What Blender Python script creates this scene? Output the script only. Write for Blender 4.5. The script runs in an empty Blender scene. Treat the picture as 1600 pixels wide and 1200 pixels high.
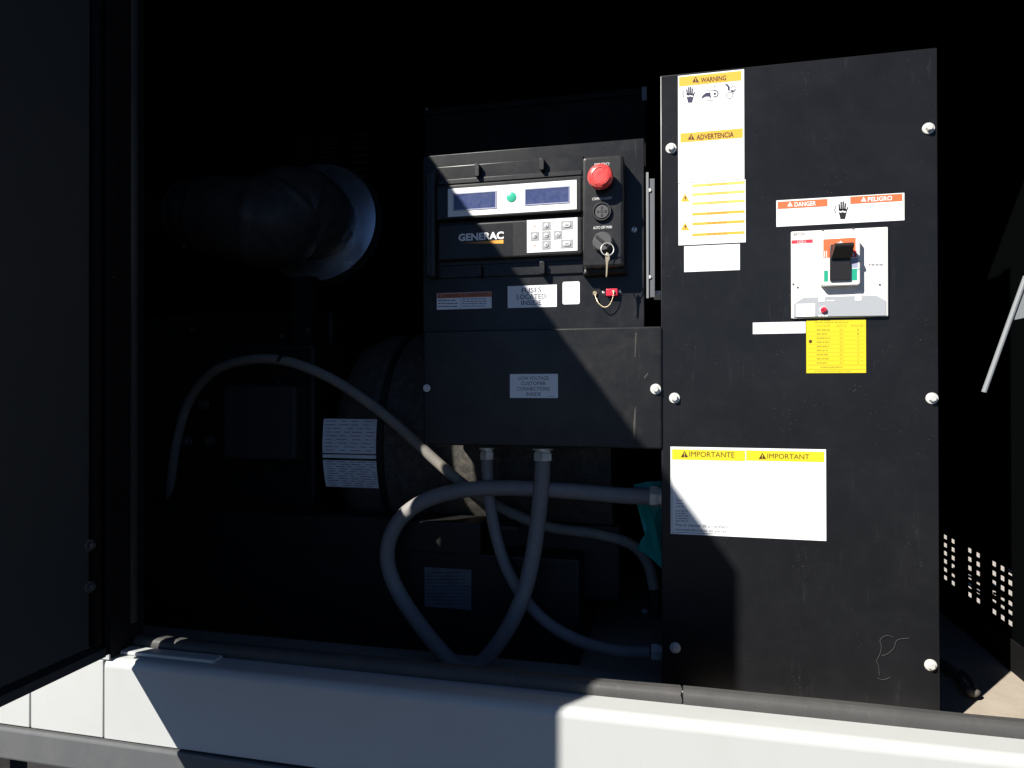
import bpy, bmesh, math, random
from mathutils import Vector, Matrix
random.seed(7)
SC = bpy.context.scene
COL = SC.collection
R = math.radians
EYE = 1.45                                   # camera height above the ground

# ------------------------------------------------------------------ camera
YAW, PITCH, ROLL, FPX = R(13.234), R(0.248), R(-0.079), 1063.4
cy, sy, cp, sp = math.cos(YAW), math.sin(YAW), math.cos(PITCH), math.sin(PITCH)
FW = Vector((-sy*cp, cy*cp, sp))
_rt = Vector((cy, sy, 0)); _up = _rt.cross(FW)
RT = _rt*math.cos(ROLL) + _up*math.sin(ROLL)
UP = _up*math.cos(ROLL) - _rt*math.sin(ROLL)
cam = bpy.data.cameras.new('camera'); cam_o = bpy.data.objects.new('camera', cam); COL.objects.link(cam_o)
cam.sensor_width = 36; cam.lens = FPX/1600*36; cam.clip_start = .02; cam.clip_end = 2000
m3 = Matrix((RT, UP, -FW)).transposed()
cam_o.matrix_world = Matrix.Translation((0, 0, EYE)) @ m3.to_4x4()
SC.camera = cam_o

# ------------------------------------------------------------------ sky, sun, exposure
SUN = Vector((.76, 1.0, -1.03)).normalized()            # travel direction of the light
ELEV = math.asin(-SUN.z); AZ = math.atan2(-SUN.x, -SUN.y)
w = bpy.data.worlds.new("World"); SC.world = w; w.use_nodes = True
nt = w.node_tree
sky = nt.nodes.new('ShaderNodeTexSky'); sky.sky_type = 'NISHITA'; sky.sun_disc = False
sky.sun_elevation = ELEV; sky.sun_rotation = AZ
AIRD = .55
sky.altitude = 1500; sky.air_density = AIRD; sky.dust_density = 0; sky.ozone_density = 6.0
bg = nt.nodes['Background']; bg.inputs[1].default_value = .05
nt.links.new(sky.outputs[0], bg.inputs[0])
sl = bpy.data.lights.new('sun', 'SUN'); sl.energy = 5; sl.angle = R(.5); sl.color = (1, .955, .88)
so = bpy.data.objects.new('sun', sl); COL.objects.link(so)
so.rotation_euler = SUN.to_track_quat('-Z', 'Y').to_euler(); so.location = (-3, -4, 6)
SC.view_settings.view_transform = 'Standard'; SC.view_settings.look = 'None'
SC.view_settings.exposure = .85; SC.view_settings.gamma = 1

# ------------------------------------------------------------------ measuring: a point of the photograph on a given upright plane
def ray(x, y):
    d = FW + RT*((x-800)/FPX) - UP*((y-600)/FPX)
    return d/d.y
def W(x, y, Y):
    d = ray(x, y)*Y
    return Vector((d.x, Y, d.z+EYE))
def onz(x, y, z):
    d = ray(x, y); k = (z-EYE)/d.z
    return Vector((d.x*k, k, z))
def onx(x, y, X):
    d = ray(x, y); k = X/d.x
    return Vector((X, k, d.z*k+EYE))
def RC(x0, y0, x1, y1, Y):
    xm, ym = (x0+x1)/2, (y0+y1)/2
    return W(x0, ym, Y).x, W(x1, ym, Y).x, W(xm, y1, Y).z, W(xm, y0, Y).z

# ------------------------------------------------------------------ materials
def mat(name, col, rough=.5, metal=0., spec=.5, dust=None, dust_amt=0., scale=18., bump=0., bscale=300., specks=0., scr=0., emit=None, coat=0.):
    m = bpy.data.materials.new(name); m.use_nodes = True
    t = m.node_tree; b = t.nodes['Principled BSDF']; L = t.links.new
    b.inputs['Base Color'].default_value = (*col, 1); b.inputs['Roughness'].default_value = rough
    b.inputs['Metallic'].default_value = metal; b.inputs['Specular IOR Level'].default_value = spec
    b.inputs['Coat Weight'].default_value = coat
    tc = t.nodes.new('ShaderNodeNewGeometry')
    last = None
    def mix(a, bcol, fac):
        x = t.nodes.new('ShaderNodeMix'); x.data_type = 'RGBA'
        if a is None: x.inputs[6].default_value = (*col, 1)
        else: L(a, x.inputs[6])
        x.inputs[7].default_value = (*bcol, 1); L(fac, x.inputs[0]); return x.outputs[2]
    def noise(sc, det=6, ro=.6, lo=.4, hi=.7, amt=1., vec=None, dist=0.):
        n = t.nodes.new('ShaderNodeTexNoise'); n.inputs['Scale'].default_value = sc
        n.inputs['Detail'].default_value = det; n.inputs['Roughness'].default_value = ro
        n.inputs['Distortion'].default_value = dist
        L(vec or tc.outputs['Position'], n.inputs['Vector'])
        r = t.nodes.new('ShaderNodeMapRange'); r.inputs[1].default_value = lo; r.inputs[2].default_value = hi
        r.inputs[3].default_value = 0; r.inputs[4].default_value = amt; L(n.outputs[0], r.inputs[0])
        return r.outputs[0]
    if dust:
        last = mix(last, dust, noise(scale, 8, .65, .42, .78, dust_amt, None, .6))
        last = mix(last, dust, noise(scale*4.3, 6, .7, .5, .85, dust_amt*.8))
    if scr:                                              # long faint scuffs
        mp = t.nodes.new('ShaderNodeMapping'); mp.inputs['Scale'].default_value = (34, 34, 3); mp.inputs['Rotation'].default_value = (0, .35, 0)
        L(tc.outputs['Position'], mp.inputs[0])
        last = mix(last, dust or (.3, .3, .3), noise(3., 7, .75, .6, .74, scr, mp.outputs[0], .4))
    if specks:
        v = t.nodes.new('ShaderNodeTexVoronoi'); v.inputs['Scale'].default_value = 210
        L(tc.outputs['Position'], v.inputs['Vector'])
        a = t.nodes.new('ShaderNodeMapRange'); a.inputs[1].default_value = .13; a.inputs[2].default_value = .04
        a.inputs[3].default_value = 0; a.inputs[4].default_value = specks; L(v.outputs['Distance'], a.inputs[0])
        n2 = noise(22, 5, .75, .52, .75, 1)
        mu = t.nodes.new('ShaderNodeMath'); mu.operation = 'MULTIPLY'; L(a.outputs[0], mu.inputs[0]); L(n2, mu.inputs[1])
        last = mix(last, (.45, .43, .4), mu.outputs[0])
    if last is not None: L(last, b.inputs['Base Color'])
    if rough < .9:
        rr = t.nodes.new('ShaderNodeMapRange'); rr.inputs[1].default_value = .3; rr.inputs[2].default_value = .75
        rr.inputs[3].default_value = max(.02, rough-.025); rr.inputs[4].default_value = min(1, rough+.03)
        n = t.nodes.new('ShaderNodeTexNoise'); n.inputs['Scale'].default_value = 25; n.inputs['Detail'].default_value = 6
        L(tc.outputs['Position'], n.inputs['Vector']); L(n.outputs[0], rr.inputs[0]); L(rr.outputs[0], b.inputs['Roughness'])
    if bump:
        n = t.nodes.new('ShaderNodeTexNoise'); n.inputs['Scale'].default_value = bscale; n.inputs['Detail'].default_value = 3
        L(tc.outputs['Position'], n.inputs['Vector'])
        bp = t.nodes.new('ShaderNodeBump'); bp.inputs['Strength'].default_value = bump; bp.inputs['Distance'].default_value = .001
        L(n.outputs[0], bp.inputs['Height']); L(bp.outputs[0], b.inputs['Normal'])
    if emit:
        b.inputs['Emission Color'].default_value = (*emit, 1); b.inputs['Emission Strength'].default_value = .4
    return m

M = dict(
    cabinet=mat('black_powder_coat', (.0085, .009, .0105), .32, spec=.3, dust=(.06, .061, .068), dust_amt=.085, scale=7, bump=.03, bscale=700, specks=.55, scr=.22),
    panel=mat('dusty_black_sheet', (.009, .0095, .0115), .33, spec=.3, dust=(.1, .096, .092), dust_amt=.14, scale=14, bump=.03, bscale=700, specks=.4, scr=.25),
    box=mat('dusty_black_box_paint', (.0085, .009, .0105), .35, spec=.35, dust=(.1, .09, .08), dust_amt=.16, scale=11, bump=.03, bscale=700, specks=.35, scr=.45),
    plastic=mat('black_moulded_plastic', (.0095, .01, .0115), .38, spec=.4, dust=(.12, .11, .1), dust_amt=.12, scale=40, bump=.06, bscale=1200, specks=.3),
    knob=mat('grey_black_knob_plastic', (.075, .075, .077), .4, dust=(.17, .14, .13), dust_amt=.12, scale=60),
    dark=mat('matt_black_interior', (.006, .006, .0065), .8, spec=.12, dust=(.02, .02, .02), dust_amt=.2),
    foam=mat('black_acoustic_foam', (.0022, .0025, .0028), .95, spec=.0, bump=.4, bscale=260),
    engine=mat('black_engine_paint', (.009, .009, .0095), .5, spec=.3, dust=(.05, .045, .04), dust_amt=.1, scale=25),
    alt=mat('dusty_generator_paint', (.042, .041, .039), .55, spec=.2, dust=(.26, .22, .17), dust_amt=.35, scale=60, bump=.3, bscale=420, scr=.5),
    doorin=mat('door_inner_lining', (.032, .036, .037), .6, spec=.3, dust=(.05, .05, .05), dust_amt=.15, scale=6),
    rubber=mat('black_rubber_seal', (.032, .033, .035), .5, spec=.35, dust=(.2, .19, .175), dust_amt=.3, scale=20, bump=.3, bscale=500),
    gasket=mat('grey_dusty_rubber_trim', (.058, .057, .056), .55, spec=.3, dust=(.15, .145, .14), dust_amt=.16, scale=16, bump=.25, bscale=600, scr=.4),
    white=mat('white_enclosure_paint', (.45, .465, .46), .45, spec=.3, dust=(.36, .34, .31), dust_amt=.16, scale=7, scr=.22),
    beamgrey=mat('grey_steel_beam', (.095, .1, .105), .5, spec=.4, dust=(.17, .165, .155), dust_amt=.3, scale=14),
    sticker=mat('white_sticker_vinyl', (.82, .83, .84), .4, spec=.35),
    stickdim=mat('silver_nameplate', (.75, .78, .84), .4, metal=0, dust=(.5, .5, .5), dust_amt=.3, scale=30),
    paleplate=mat('dirty_data_plate', (.13, .13, .15), .6, dust=(.05, .05, .05), dust_amt=.7, scale=50),
    yellow=mat('warning_yellow_print', (.72, .42, .045), .45), lemon=mat('lemon_yellow_label', (.68, .56, .02), .45),
    paleyel=mat('pale_yellow_print', (.75, .56, .14), .45),
    orange=mat('danger_orange_print', (.78, .15, .055), .45), red=mat('red_print', (.62, .04, .07), .45),
    rust=mat('rust_orange_print', (.5, .14, .06), .5),
    ink=mat('black_ink', (.012, .012, .014), .5), brown=mat('brown_black_ink', (.06, .025, .012), .5),
    navy=mat('navy_ink', (.03, .03, .075), .5), greyink=mat('grey_ink', (.2, .2, .22), .5), olive=mat('olive_ink', (.38, .33, .02), .5),
    whiteprint=mat('white_print', (.8, .8, .8), .5),
    estop=mat('red_plastic_button', (.68, .055, .055), .3, spec=.5, dust=(.75, .35, .3), dust_amt=.25, scale=90),
    redcap=mat('red_plastic_cap', (.55, .02, .05), .35), lcd=mat('lcd_glass', (.045, .062, .16), .12, spec=.6, dust=(.17, .18, .26), dust_amt=.4, scale=70),
    green=mat('green_print', (.02, .36, .22), .4), lampgreen=mat('green_lamp_lens', (.05, .45, .3), .25),
    key=mat('pale_keypad_overlay', (.8, .8, .79), .45), btn=mat('grey_rubber_button', (.33, .34, .35), .45), btnhi=mat('light_button_cap', (.55, .57, .6), .35),
    steel=mat('zinc_plated_steel', (.72, .72, .69), .35, metal=.3, dust=(.4, .37, .32), dust_amt=.2, scale=120),
    darksteel=mat('dull_dark_steel', (.12, .115, .11), .45, metal=.6),
    galv=mat('galvanised_sheet', (.85, .9, .97), .26, metal=.95, dust=(.6, .63, .68), dust_amt=.3, scale=16),
    strip=mat('grey_aluminium_strip', (.11, .115, .13), .5, metal=.2, dust=(.16, .16, .16), dust_amt=.3, scale=30),
    brass=mat('worn_brass_key', (.6, .5, .33), .35, metal=.8),
    conduit=mat('grey_pvc_conduit', (.22, .215, .215), .5, spec=.22, dust=(.45, .38, .31), dust_amt=.25, scale=22, bump=.15, bscale=160),
    cable=mat('pale_grey_hose', (.2, .19, .175), .6, spec=.2, dust=(.45, .38, .28), dust_amt=.35, scale=25),
    breaker=mat('pale_breaker_plastic', (.8, .79, .765), .4, dust=(.6, .57, .5), dust_amt=.15, scale=30),
    brkgrey=mat('grey_breaker_plastic', (.37, .39, .42), .45), slategrey=mat('slate_grey_sticker', (.33, .35, .47), .45), handle=mat('black_toggle_handle', (.016, .015, .015), .35),
    scuff=mat('dusty_paint_scratch', (.055, .053, .05), .8, dust=(.015, .015, .015), dust_amt=.8, scale=160),
    teal=mat('teal_plastic_sheet', (.01, .36, .31), .45, spec=.35),
    deck=mat('dusty_tan_deck', (.36, .31, .255), .8, spec=.15, dust=(.5, .44, .36), dust_amt=.5, scale=26, bump=.5, bscale=200),
    deckdark=mat('dark_skid_paint', (.02, .02, .02), .7, spec=.15, dust=(.1, .09, .08), dust_amt=.2),
    rag=mat('grey_worn_strap', (.075, .07, .065), .8, dust=(.26, .24, .2), dust_amt=.45, scale=60),
    thread=mat('pale_lint', (.07, .068, .064), .9),
    bracket=mat('pale_grey_bracket', (.2, .215, .225), .5, spec=.3),
    ground=mat('dark_asphalt', (.035, .034, .034), .95, spec=.1, dust=(.07, .065, .06), dust_amt=.6, scale=2.2, bump=.8, bscale=60),
    concrete=mat('pale_concrete', (.40, .37, .33), .9, spec=.1, dust=(.34, .32, .28), dust_amt=.5, scale=1.5, bump=.6, bscale=50),
)
# the orange wedge under the maker's name: print that fades from dark to orange along its length
mg = bpy.data.materials.new('fading_orange_print'); mg.use_nodes = True
_t = mg.node_tree; _g = _t.nodes.new('ShaderNodeTexCoord'); _s = _t.nodes.new('ShaderNodeSeparateXYZ'); _r = _t.nodes.new('ShaderNodeValToRGB')
_t.links.new(_g.outputs['Generated'], _s.inputs[0]); _t.links.new(_s.outputs[0], _r.inputs[0]); _t.links.new(_r.outputs[0], _t.nodes['Principled BSDF'].inputs['Base Color'])
_r.color_ramp.elements[0].color = (.03, .028, .03, 1); _r.color_ramp.elements[1].color = (.85, .36, .03, 1)
M['wedge'] = mg

# ------------------------------------------------------------------ mesh helpers
class MB:
    def __init__(s): s.bm = bmesh.new()
    def box(s, x0, x1, y0, y1, z0, z1, bev=0., seg=2):
        t = bmesh.new(); bmesh.ops.create_cube(t, size=1)
        for v in t.verts: v.co = Vector(((x0+x1)/2+v.co.x*abs(x1-x0), (y0+y1)/2+v.co.y*abs(y1-y0), (z0+z1)/2+v.co.z*abs(z1-z0)))
        if bev: bmesh.ops.bevel(t, geom=t.edges[:], offset=bev, segments=seg, profile=.5, affect='EDGES')
        return s.add(t)
    def add(s, t, mx=None):
        if mx: bmesh.ops.transform(t, matrix=mx, verts=t.verts[:])
        me = bpy.data.meshes.new('tmp'); t.to_mesh(me); t.free(); s.bm.from_mesh(me); bpy.data.meshes.remove(me); return s
    def prism(s, pts, Y, th, bev=0.):                    # pts: (x, z) outline on the plane Y, thickness th towards the viewer
        t = bmesh.new()
        vs = [t.verts.new((x, Y, z)) for x, z in pts]
        f = t.faces.new(vs); f.normal_update()
        if f.normal.y > 0: f.normal_flip()
        if th:
            r = bmesh.ops.extrude_face_region(t, geom=[f])
            nv = [e for e in r['geom'] if isinstance(e, bmesh.types.BMVert)]
            for v in nv: v.co.y -= th
            bmesh.ops.recalc_face_normals(t, faces=t.faces[:])
            if bev:
                ff = [e for e in t.edges if all(v.co.y < Y-th*.5 for v in e.verts)]
                bmesh.ops.bevel(t, geom=ff, offset=bev, segments=2, profile=.5, affect='EDGES')
        return s.add(t)
    def lathe(s, prof, o, ax, seg=32, rot=0.):          # prof: (distance along axis, radius)
        ax = Vector(ax).normalized(); q = ax.to_track_quat('Z', 'Y')
        t = bmesh.new(); rings = []
        for h, r in prof:
            if r < 1e-6: rings.append([t.verts.new(q @ Vector((0, 0, h)))])
            else: rings.append([t.verts.new(q @ Vector((r*math.cos(rot+2*math.pi*i/seg), r*math.sin(rot+2*math.pi*i/seg), h))) for i in range(seg)])
        for a, b in zip(rings, rings[1:]):
            for i in range(seg):
                j = (i+1) % seg
                if len(a) == 1 and len(b) == 1: continue
                if len(a) == 1: t.faces.new((a[0], b[i], b[j]))
                elif len(b) == 1: t.faces.new((a[i], a[j], b[0]))
                else: t.faces.new((a[i], a[j], b[j], b[i]))
        bmesh.ops.recalc_face_normals(t, faces=t.faces[:])
        return s.add(t, Matrix.Translation(o))
    def cyl(s, o, ax, r, h, seg=24, bev=0.):
        p = [(0, 0), (0, r), (h-bev, r), (h, r-bev), (h, 0)] if bev else [(0, 0), (0, r), (h, r), (h, 0)]
        return s.lathe(p, o, ax, seg)
    def tube(s, pts, r, seg=16, n=10, caps=True, taper=None):
        P = smooth(pts, n); t = bmesh.new(); rings = []
        T0 = (P[1]-P[0]).normalized(); N = T0.orthogonal().normalized()
        for i, p in enumerate(P):
            T = (P[min(i+1, len(P)-1)]-P[max(i-1, 0)]).normalized()
            N = (N - T*N.dot(T)).normalized(); B = T.cross(N)
            rr = r if taper is None else taper(i/(len(P)-1))
            rings.append([t.verts.new(p + N*rr*math.cos(2*math.pi*k/seg) + B*rr*math.sin(2*math.pi*k/seg)) for k in range(seg)])
        for a, b in zip(rings, rings[1:]):
            for i in range(seg): t.faces.new((a[i], a[(i+1) % seg], b[(i+1) % seg], b[i]))
        if caps: t.faces.new(rings[0][::-1]); t.faces.new(rings[-1])
        bmesh.ops.recalc_face_normals(t, faces=t.faces[:])
        return s.add(t)
    def torus(s, o, ax, R_, r, seg=32, k=8):
        return s.lathe([(r*math.sin(2*math.pi*i/k), R_+r*math.cos(2*math.pi*i/k)) for i in range(k+1)], o, ax, seg)
    def build(s, name, m, parent=None, smoothang=35, label=None):
        bmesh.ops.remove_doubles(s.bm, verts=s.bm.verts[:], dist=1e-7)
        me = bpy.data.meshes.new(name); s.bm.to_mesh(me); s.bm.free()
        me.materials.append(M[m])
        try: me.set_sharp_from_angle(angle=R(smoothang))
        except Exception: pass
        for p in me.polygons: p.use_smooth = max(abs(p.normal.x), abs(p.normal.y), abs(p.normal.z)) < .9995
        return link(name, me, parent, label)
def link(name, me, parent=None, label=None):
    o = bpy.data.objects.new(name, me); COL.objects.link(o)
    if parent:
        o.parent = parent
        loc = Vector(parent.get('_o', (0, 0, 0)))
        o.matrix_parent_inverse = Matrix.Translation(-loc)
    if label: o['label'] = label
    return o
def smooth(pts, n):
    pts = [Vector(p) for p in pts]
    if n <= 1 or len(pts) < 3: return pts
    out = []
    q = [2*pts[0]-pts[1]] + pts + [2*pts[-1]-pts[-2]]
    for i in range(1, len(q)-2):
        a, b, c, d = q[i-1:i+3]
        for k in range(n):
            t = k/n
            out.append(.5*((2*b) + (c-a)*t + (2*a-5*b+4*c-d)*t*t + (3*b-a-3*c+d)*t**3))
    out.append(pts[-1]); return out
def thing(name, label, cat, loc, group=None):
    o = bpy.data.objects.new(name, None); COL.objects.link(o); o.location = loc; o.empty_display_size = .05
    o['label'] = label; o['category'] = cat; o['_o'] = tuple(loc)
    if group: o['group'] = group
    return o
def tag(o, label, cat, group=None):
    o['label'] = label; o['category'] = cat
    if group: o['group'] = group
    return o

def sheet(name, px, Y, th, m, parent, bev=0., label=None, rad=0.):   # an upright rectangle measured on the photograph
    x0, x1, z0, z1 = RC(*px, Y)
    if rad: pts = rrect(x0, x1, z0, z1, rad)
    else: pts = [(x0, z0), (x1, z0), (x1, z1), (x0, z1)]
    return MB().prism(pts, Y, th, bev).build(name, m, parent, label=label)
def rrect(x0, x1, z0, z1, r, n=4):
    out = []
    for cx, cz, a0 in ((x1-r, z0+r, -90), (x1-r, z1-r, 0), (x0+r, z1-r, 90), (x0+r, z0+r, 180)):
        for k in range(n+1):
            a = R(a0+90*k/n); out.append((cx+r*math.cos(a), cz+r*math.sin(a)))
    return out
def poly(name, pxs, Y, th, m, parent, label=None):
    return MB().prism([(W(x, y, Y).x, W(x, y, Y).z) for x, y in pxs], Y, th).build(name, m, parent, label=label)
def polys(name, list_, Y, th, m, parent, label=None):
    b = MB()
    for pxs in list_: b.prism([(W(x, y, Y).x, W(x, y, Y).z) for x, y in pxs], Y, th)
    return b.build(name, m, parent, label=label)
def bar(x0, y0, x1, y1, wd):                             # thick stroke as an outline
    dx, dy = x1-x0, y1-y0; l = math.hypot(dx, dy) or 1; nx, ny = -dy/l*wd/2, dx/l*wd/2
    return [(x0+nx, y0+ny), (x1+nx, y1+ny), (x1-nx, y1-ny), (x0-nx, y0-ny)]
def disc(cx, cy, r, n=24): return [(cx+r*math.cos(2*math.pi*i/n), cy+r*math.sin(2*math.pi*i/n)) for i in range(n)]
def ring(cx, cy, r, wd, n=24, a0=0, a1=360):
    return [bar(cx+r*math.cos(R(a0+(a1-a0)*i/n)), cy+r*math.sin(R(a0+(a1-a0)*i/n)), cx+r*math.cos(R(a0+(a1-a0)*(i+1)/n)), cy+r*math.sin(R(a0+(a1-a0)*(i+1)/n)), wd) for i in range(n)]
def text(s, px, Y, m, parent, name='lettering', bold=0., lines=None):   # flat print fitted into a measured rectangle
    cu = bpy.data.curves.new('t', 'FONT'); cu.body = s; cu.size = 1; cu.offset = bold; cu.resolution_u = 3
    cu.align_x = 'CENTER'; cu.space_line = .95
    o = bpy.data.objects.new('t', cu); COL.objects.link(o)
    dg = bpy.context.evaluated_depsgraph_get(); me = bpy.data.meshes.new_from_object(o.evaluated_get(dg))
    bpy.data.objects.remove(o); bpy.data.curves.remove(cu)
    x0, x1, z0, z1 = RC(*px, Y)
    xs = [v.co.x for v in me.vertices]; ys = [v.co.y for v in me.vertices]
    a, b, c, d = min(xs), max(xs), min(ys), max(ys)
    for v in me.vertices:
        v.co = Vector((x0+(v.co.x-a)/(b-a)*(x1-x0), Y, z0+(v.co.y-c)/(d-c)*(z1-z0)))
    me.materials.clear(); me.materials.append(M[m]); me.name = name
    return link(name, me, parent)
def lines(rect, n, Y, m, parent, wd=1.1, seed=0, name='small_print', fill=.9):   # unreadable small print: broken strokes
    rnd = random.Random(seed); x0, y0, x1, y1 = rect; out = []
    for i in range(n):
        y = y0+(y1-y0)*(i+.5)/n; x = x0; end = x0+(x1-x0)*(fill if i % 4 == 3 else rnd.uniform(.75, 1))
        while x < end-1:
            l = rnd.uniform(2.5, 8); out.append(bar(x, y, min(x+l, end), y, wd)); x += l+rnd.uniform(.8, 1.6)
    o = polys(name, out, Y, 0, m, parent); o['kind'] = 'stuff'; return o
PR = .00012                                              # step between layers of print

def hexbolt(o, ax, r, parent, name='bolt', m='steel'):
    b = MB(); b.lathe([(0, 0), (0, r), (.0012, r), (.002, r*.93), (.002, 0)], o, ax, 24)
    ax = Vector(ax).normalized()
    b.lathe([(0, 0), (0, r*.62), (r*.55, r*.62), (r*.68, r*.5), (r*.68, 0)], Vector(o)+ax*.0019, ax, 6, random.uniform(0, 1))
    return b.build(name, m, parent, 25)
def slotscrew(o, r, parent, m='steel', name='screw', ang=70):
    b = MB(); b.lathe([(0, 0), (0, r), (r*.3, r), (r*.55, r*.75), (r*.62, 0)], o, (0, -1, 0), 20)
    s = b.build(name, m, parent)
    c, sn = math.cos(R(ang))*r*.8, math.sin(R(ang))*r*.8; wd = r*.14
    nx, nz = -math.sin(R(ang))*wd, math.cos(R(ang))*wd
    MB().prism([(o[0]-c-nx, o[2]-sn-nz), (o[0]+c-nx, o[2]+sn-nz), (o[0]+c+nx, o[2]+sn+nz), (o[0]-c+nx, o[2]-sn+nz)], o[1]-r*.6, .0004).build('slot', 'ink', s)
    return s
def hand(cx, cy, h, Y, m, parent, name='pictogram'):     # shocked hand with a bolt through the palm
    s = h/100.; L = []
    for i, (dx, t) in enumerate(((-20, -34), (-8, -48), (4, -50), (16, -40))):
        L.append(bar(cx+dx*s, cy+t*s, cx+(dx*.8)*s, cy-2*s, 8.5*s))
    L.append(bar(cx+30*s, cy-18*s, cx+20*s, cy+8*s, 7*s))
    L.append([(cx-22*s, cy-8*s), (cx+20*s, cy-8*s), (cx+22*s, cy+2*s), (cx+8*s, cy+6*s), (cx+2*s, cy), (cx-8*s, cy+6*s), (cx-22*s, cy+2*s)])
    L.append([(cx-22*s, cy+10*s), (cx-8*s, cy+14*s), (cx+2*s, cy+8*s), (cx+8*s, cy+14*s), (cx+24*s, cy+10*s), (cx+18*s, cy+32*s), (cx+14*s, cy+50*s), (cx-12*s, cy+50*s), (cx-16*s, cy+32*s)])
    z = [(-44, -26), (-36, -18), (-46, 0), (-38, 8), (-46, 18)]
    for a, b in zip(z, z[1:]): L.append(bar(cx+a[0]*s, cy+a[1]*s, cx+b[0]*s, cy+b[1]*s, 4*s))
    return polys(name, L, Y, 0, m, parent)
def alert(cx, cy, h, Y, m, m2, parent):                  # warning triangle with an exclamation mark
    t = poly('alert_triangle', [(cx-h*.58, cy+h/2), (cx+h*.58, cy+h/2), (cx, cy-h/2)], Y, 0, m, parent)
    polys('exclamation_mark', [bar(cx, cy-h*.2, cx, cy+h*.2, h*.13), bar(cx, cy+h*.28, cx, cy+h*.4, h*.14)], Y-PR, 0, m2, parent)
    return t

# ================================================================== SETTING
def struct(o): o['kind'] = 'structure'; return o
g = MB(); g.box(-150, 150, -150, 150, -.3, 0); struct(g.build('ground', 'ground'))
g = MB(); g.box(.2, 14, 2.9, 16, -.1, .06, .01); struct(g.build('concrete_yard', 'concrete'))

# ================================================================== ENCLOSURE
YF, YG, YC = .835, .88, 1.15             # front skin, sill gasket, cabinet front
ZL = EYE-.398                            # sill ledge height
ZF = EYE-.525                            # deck height
ZT = EYE+.93                             # top of the opening
XL, XR, XW = -.80, .60, .61              # jamb edge, right jamb, perforated end wall
XA, XB, YB = -2.3, .70, 2.1
enc = thing('generator_enclosure', 'white steel generator enclosure standing open, black inside, filling the frame', 'enclosure', (-.8, 1.4, EYE-.56))
def part(name, m, *boxes, bev=0., parent=enc, label=None):
    b = MB()
    for q in boxes: b.box(*q, bev)
    return b.build(name, m, parent, label=label)
part('deck', 'deck', (XA, XB, YG+.03, YB, ZF-.03, ZF))
part('back_wall', 'foam', (XA+.02, XB-.02, YB-.02, YB, ZF, ZT+.08))
part('roof', 'dark', (XA-.03, XB+.03, YF+.004, YB+.03, ZT+.08, ZT+.11))
part('header_rail', 'dark', (XA, XB, YF+.002, YF+.05, ZT, ZT+.08))
part('left_end_wall', 'foam', (XA, XA+.02, YF+.05, YB-.02, ZF, ZT+.08))
part('roof_lining', 'foam', (XA+.02, XB-.02, YF+.06, YB-.02, ZT+.05, ZT+.078))
# left jamb and the skin left of it (behind the door)
part('jamb', 'dark', (XL-.05, XL, YF+.003, YG+.02, ZL+.002, ZT))
part('side_panel', 'white', (XA, XL-.002, YF-.0, YF+.0028, ZL+.0, ZT+.08))
sl_ = MB(); sl_.tube([Vector((XL-.004, YG+.0, ZL+.04)), Vector((XL-.004, YG, ZT))], .008, 10, 1); sl_.build('jamb_seal', 'doorin', enc)
part('right_jamb', 'dark', (XR, XB, YF+.003, YG+.02, ZL+.002, ZT))
part('right_skin', 'white', (XR+.002, XB, YF, YF+.0028, ZL, ZT+.08))
# sill ledge, white base panels with open seams, grey beam under them
def wx(px, py): return W(px, py, YF).x
s1, s2 = wx(47, 1105), wx(162, 1085)
zb = EYE-.513
b_ = MB()
b_.prism([(YF, ZL-.03)]+[(YF+.012-.012*math.cos(R(a_)), ZL-.012+.012*math.sin(R(a_))) for a_ in range(0, 91, 10)]+[(YG+.04, ZL), (YG+.04, ZL-.03)], 0, 0)
for v in b_.bm.verts: v.co = Vector((s2+.0015, v.co.x, v.co.z))
r_ = bmesh.ops.extrude_face_region(b_.bm, geom=b_.bm.faces[:])
for v in r_['geom']:
    if isinstance(v, bmesh.types.BMVert): v.co.x = XB
bmesh.ops.recalc_face_normals(b_.bm, faces=b_.bm.faces[:])
b_.build('sill_ledge', 'white', enc)
part('base_panel', 'white', (s2+.0015, XB, YF, YF+.02, zb, ZL-.03), label='long white base panel below the sill')
part('base_panel', 'white', (s1+.0015, s2-.0015, YF, YF+.02, zb, ZL-.002), bev=.001, label='narrow white base panel under the open door')
part('base_panel', 'white', (XA, s1-.0015, YF, YF+.02, zb, ZL-.002), bev=.001, label='leftmost white base panel')
part('seam_backing', 'dark', (XA, s2+.02, YF+.022, YF+.026, zb, ZL-.004))
part('base_beam', 'beamgrey', (XA, XB, YF-.006, YF+.09, zb-.050, zb-.003), bev=.004, label='grey steel base beam')
part('inner_sill', 'dark', (XA, XB, YG+.043, YG+.05, ZF, ZL-.004))
part('leg', 'deckdark', (wx(96, 1190)-.06, wx(96, 1190)+.0, YF+.5, YF+.56, 0.0, zb-.05))
part('leg', 'deckdark', (.4, .46, YF+.5, YF+.56, 0.0, zb-.05))
part('leg', 'deckdark', (-2.1, -2.04, YF+.9, YF+.96, 0.0, zb-.05))
part('under_pan', 'deckdark', (XA, XB, YF+.09, YB, zb-.02, ZF-.032))
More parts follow.
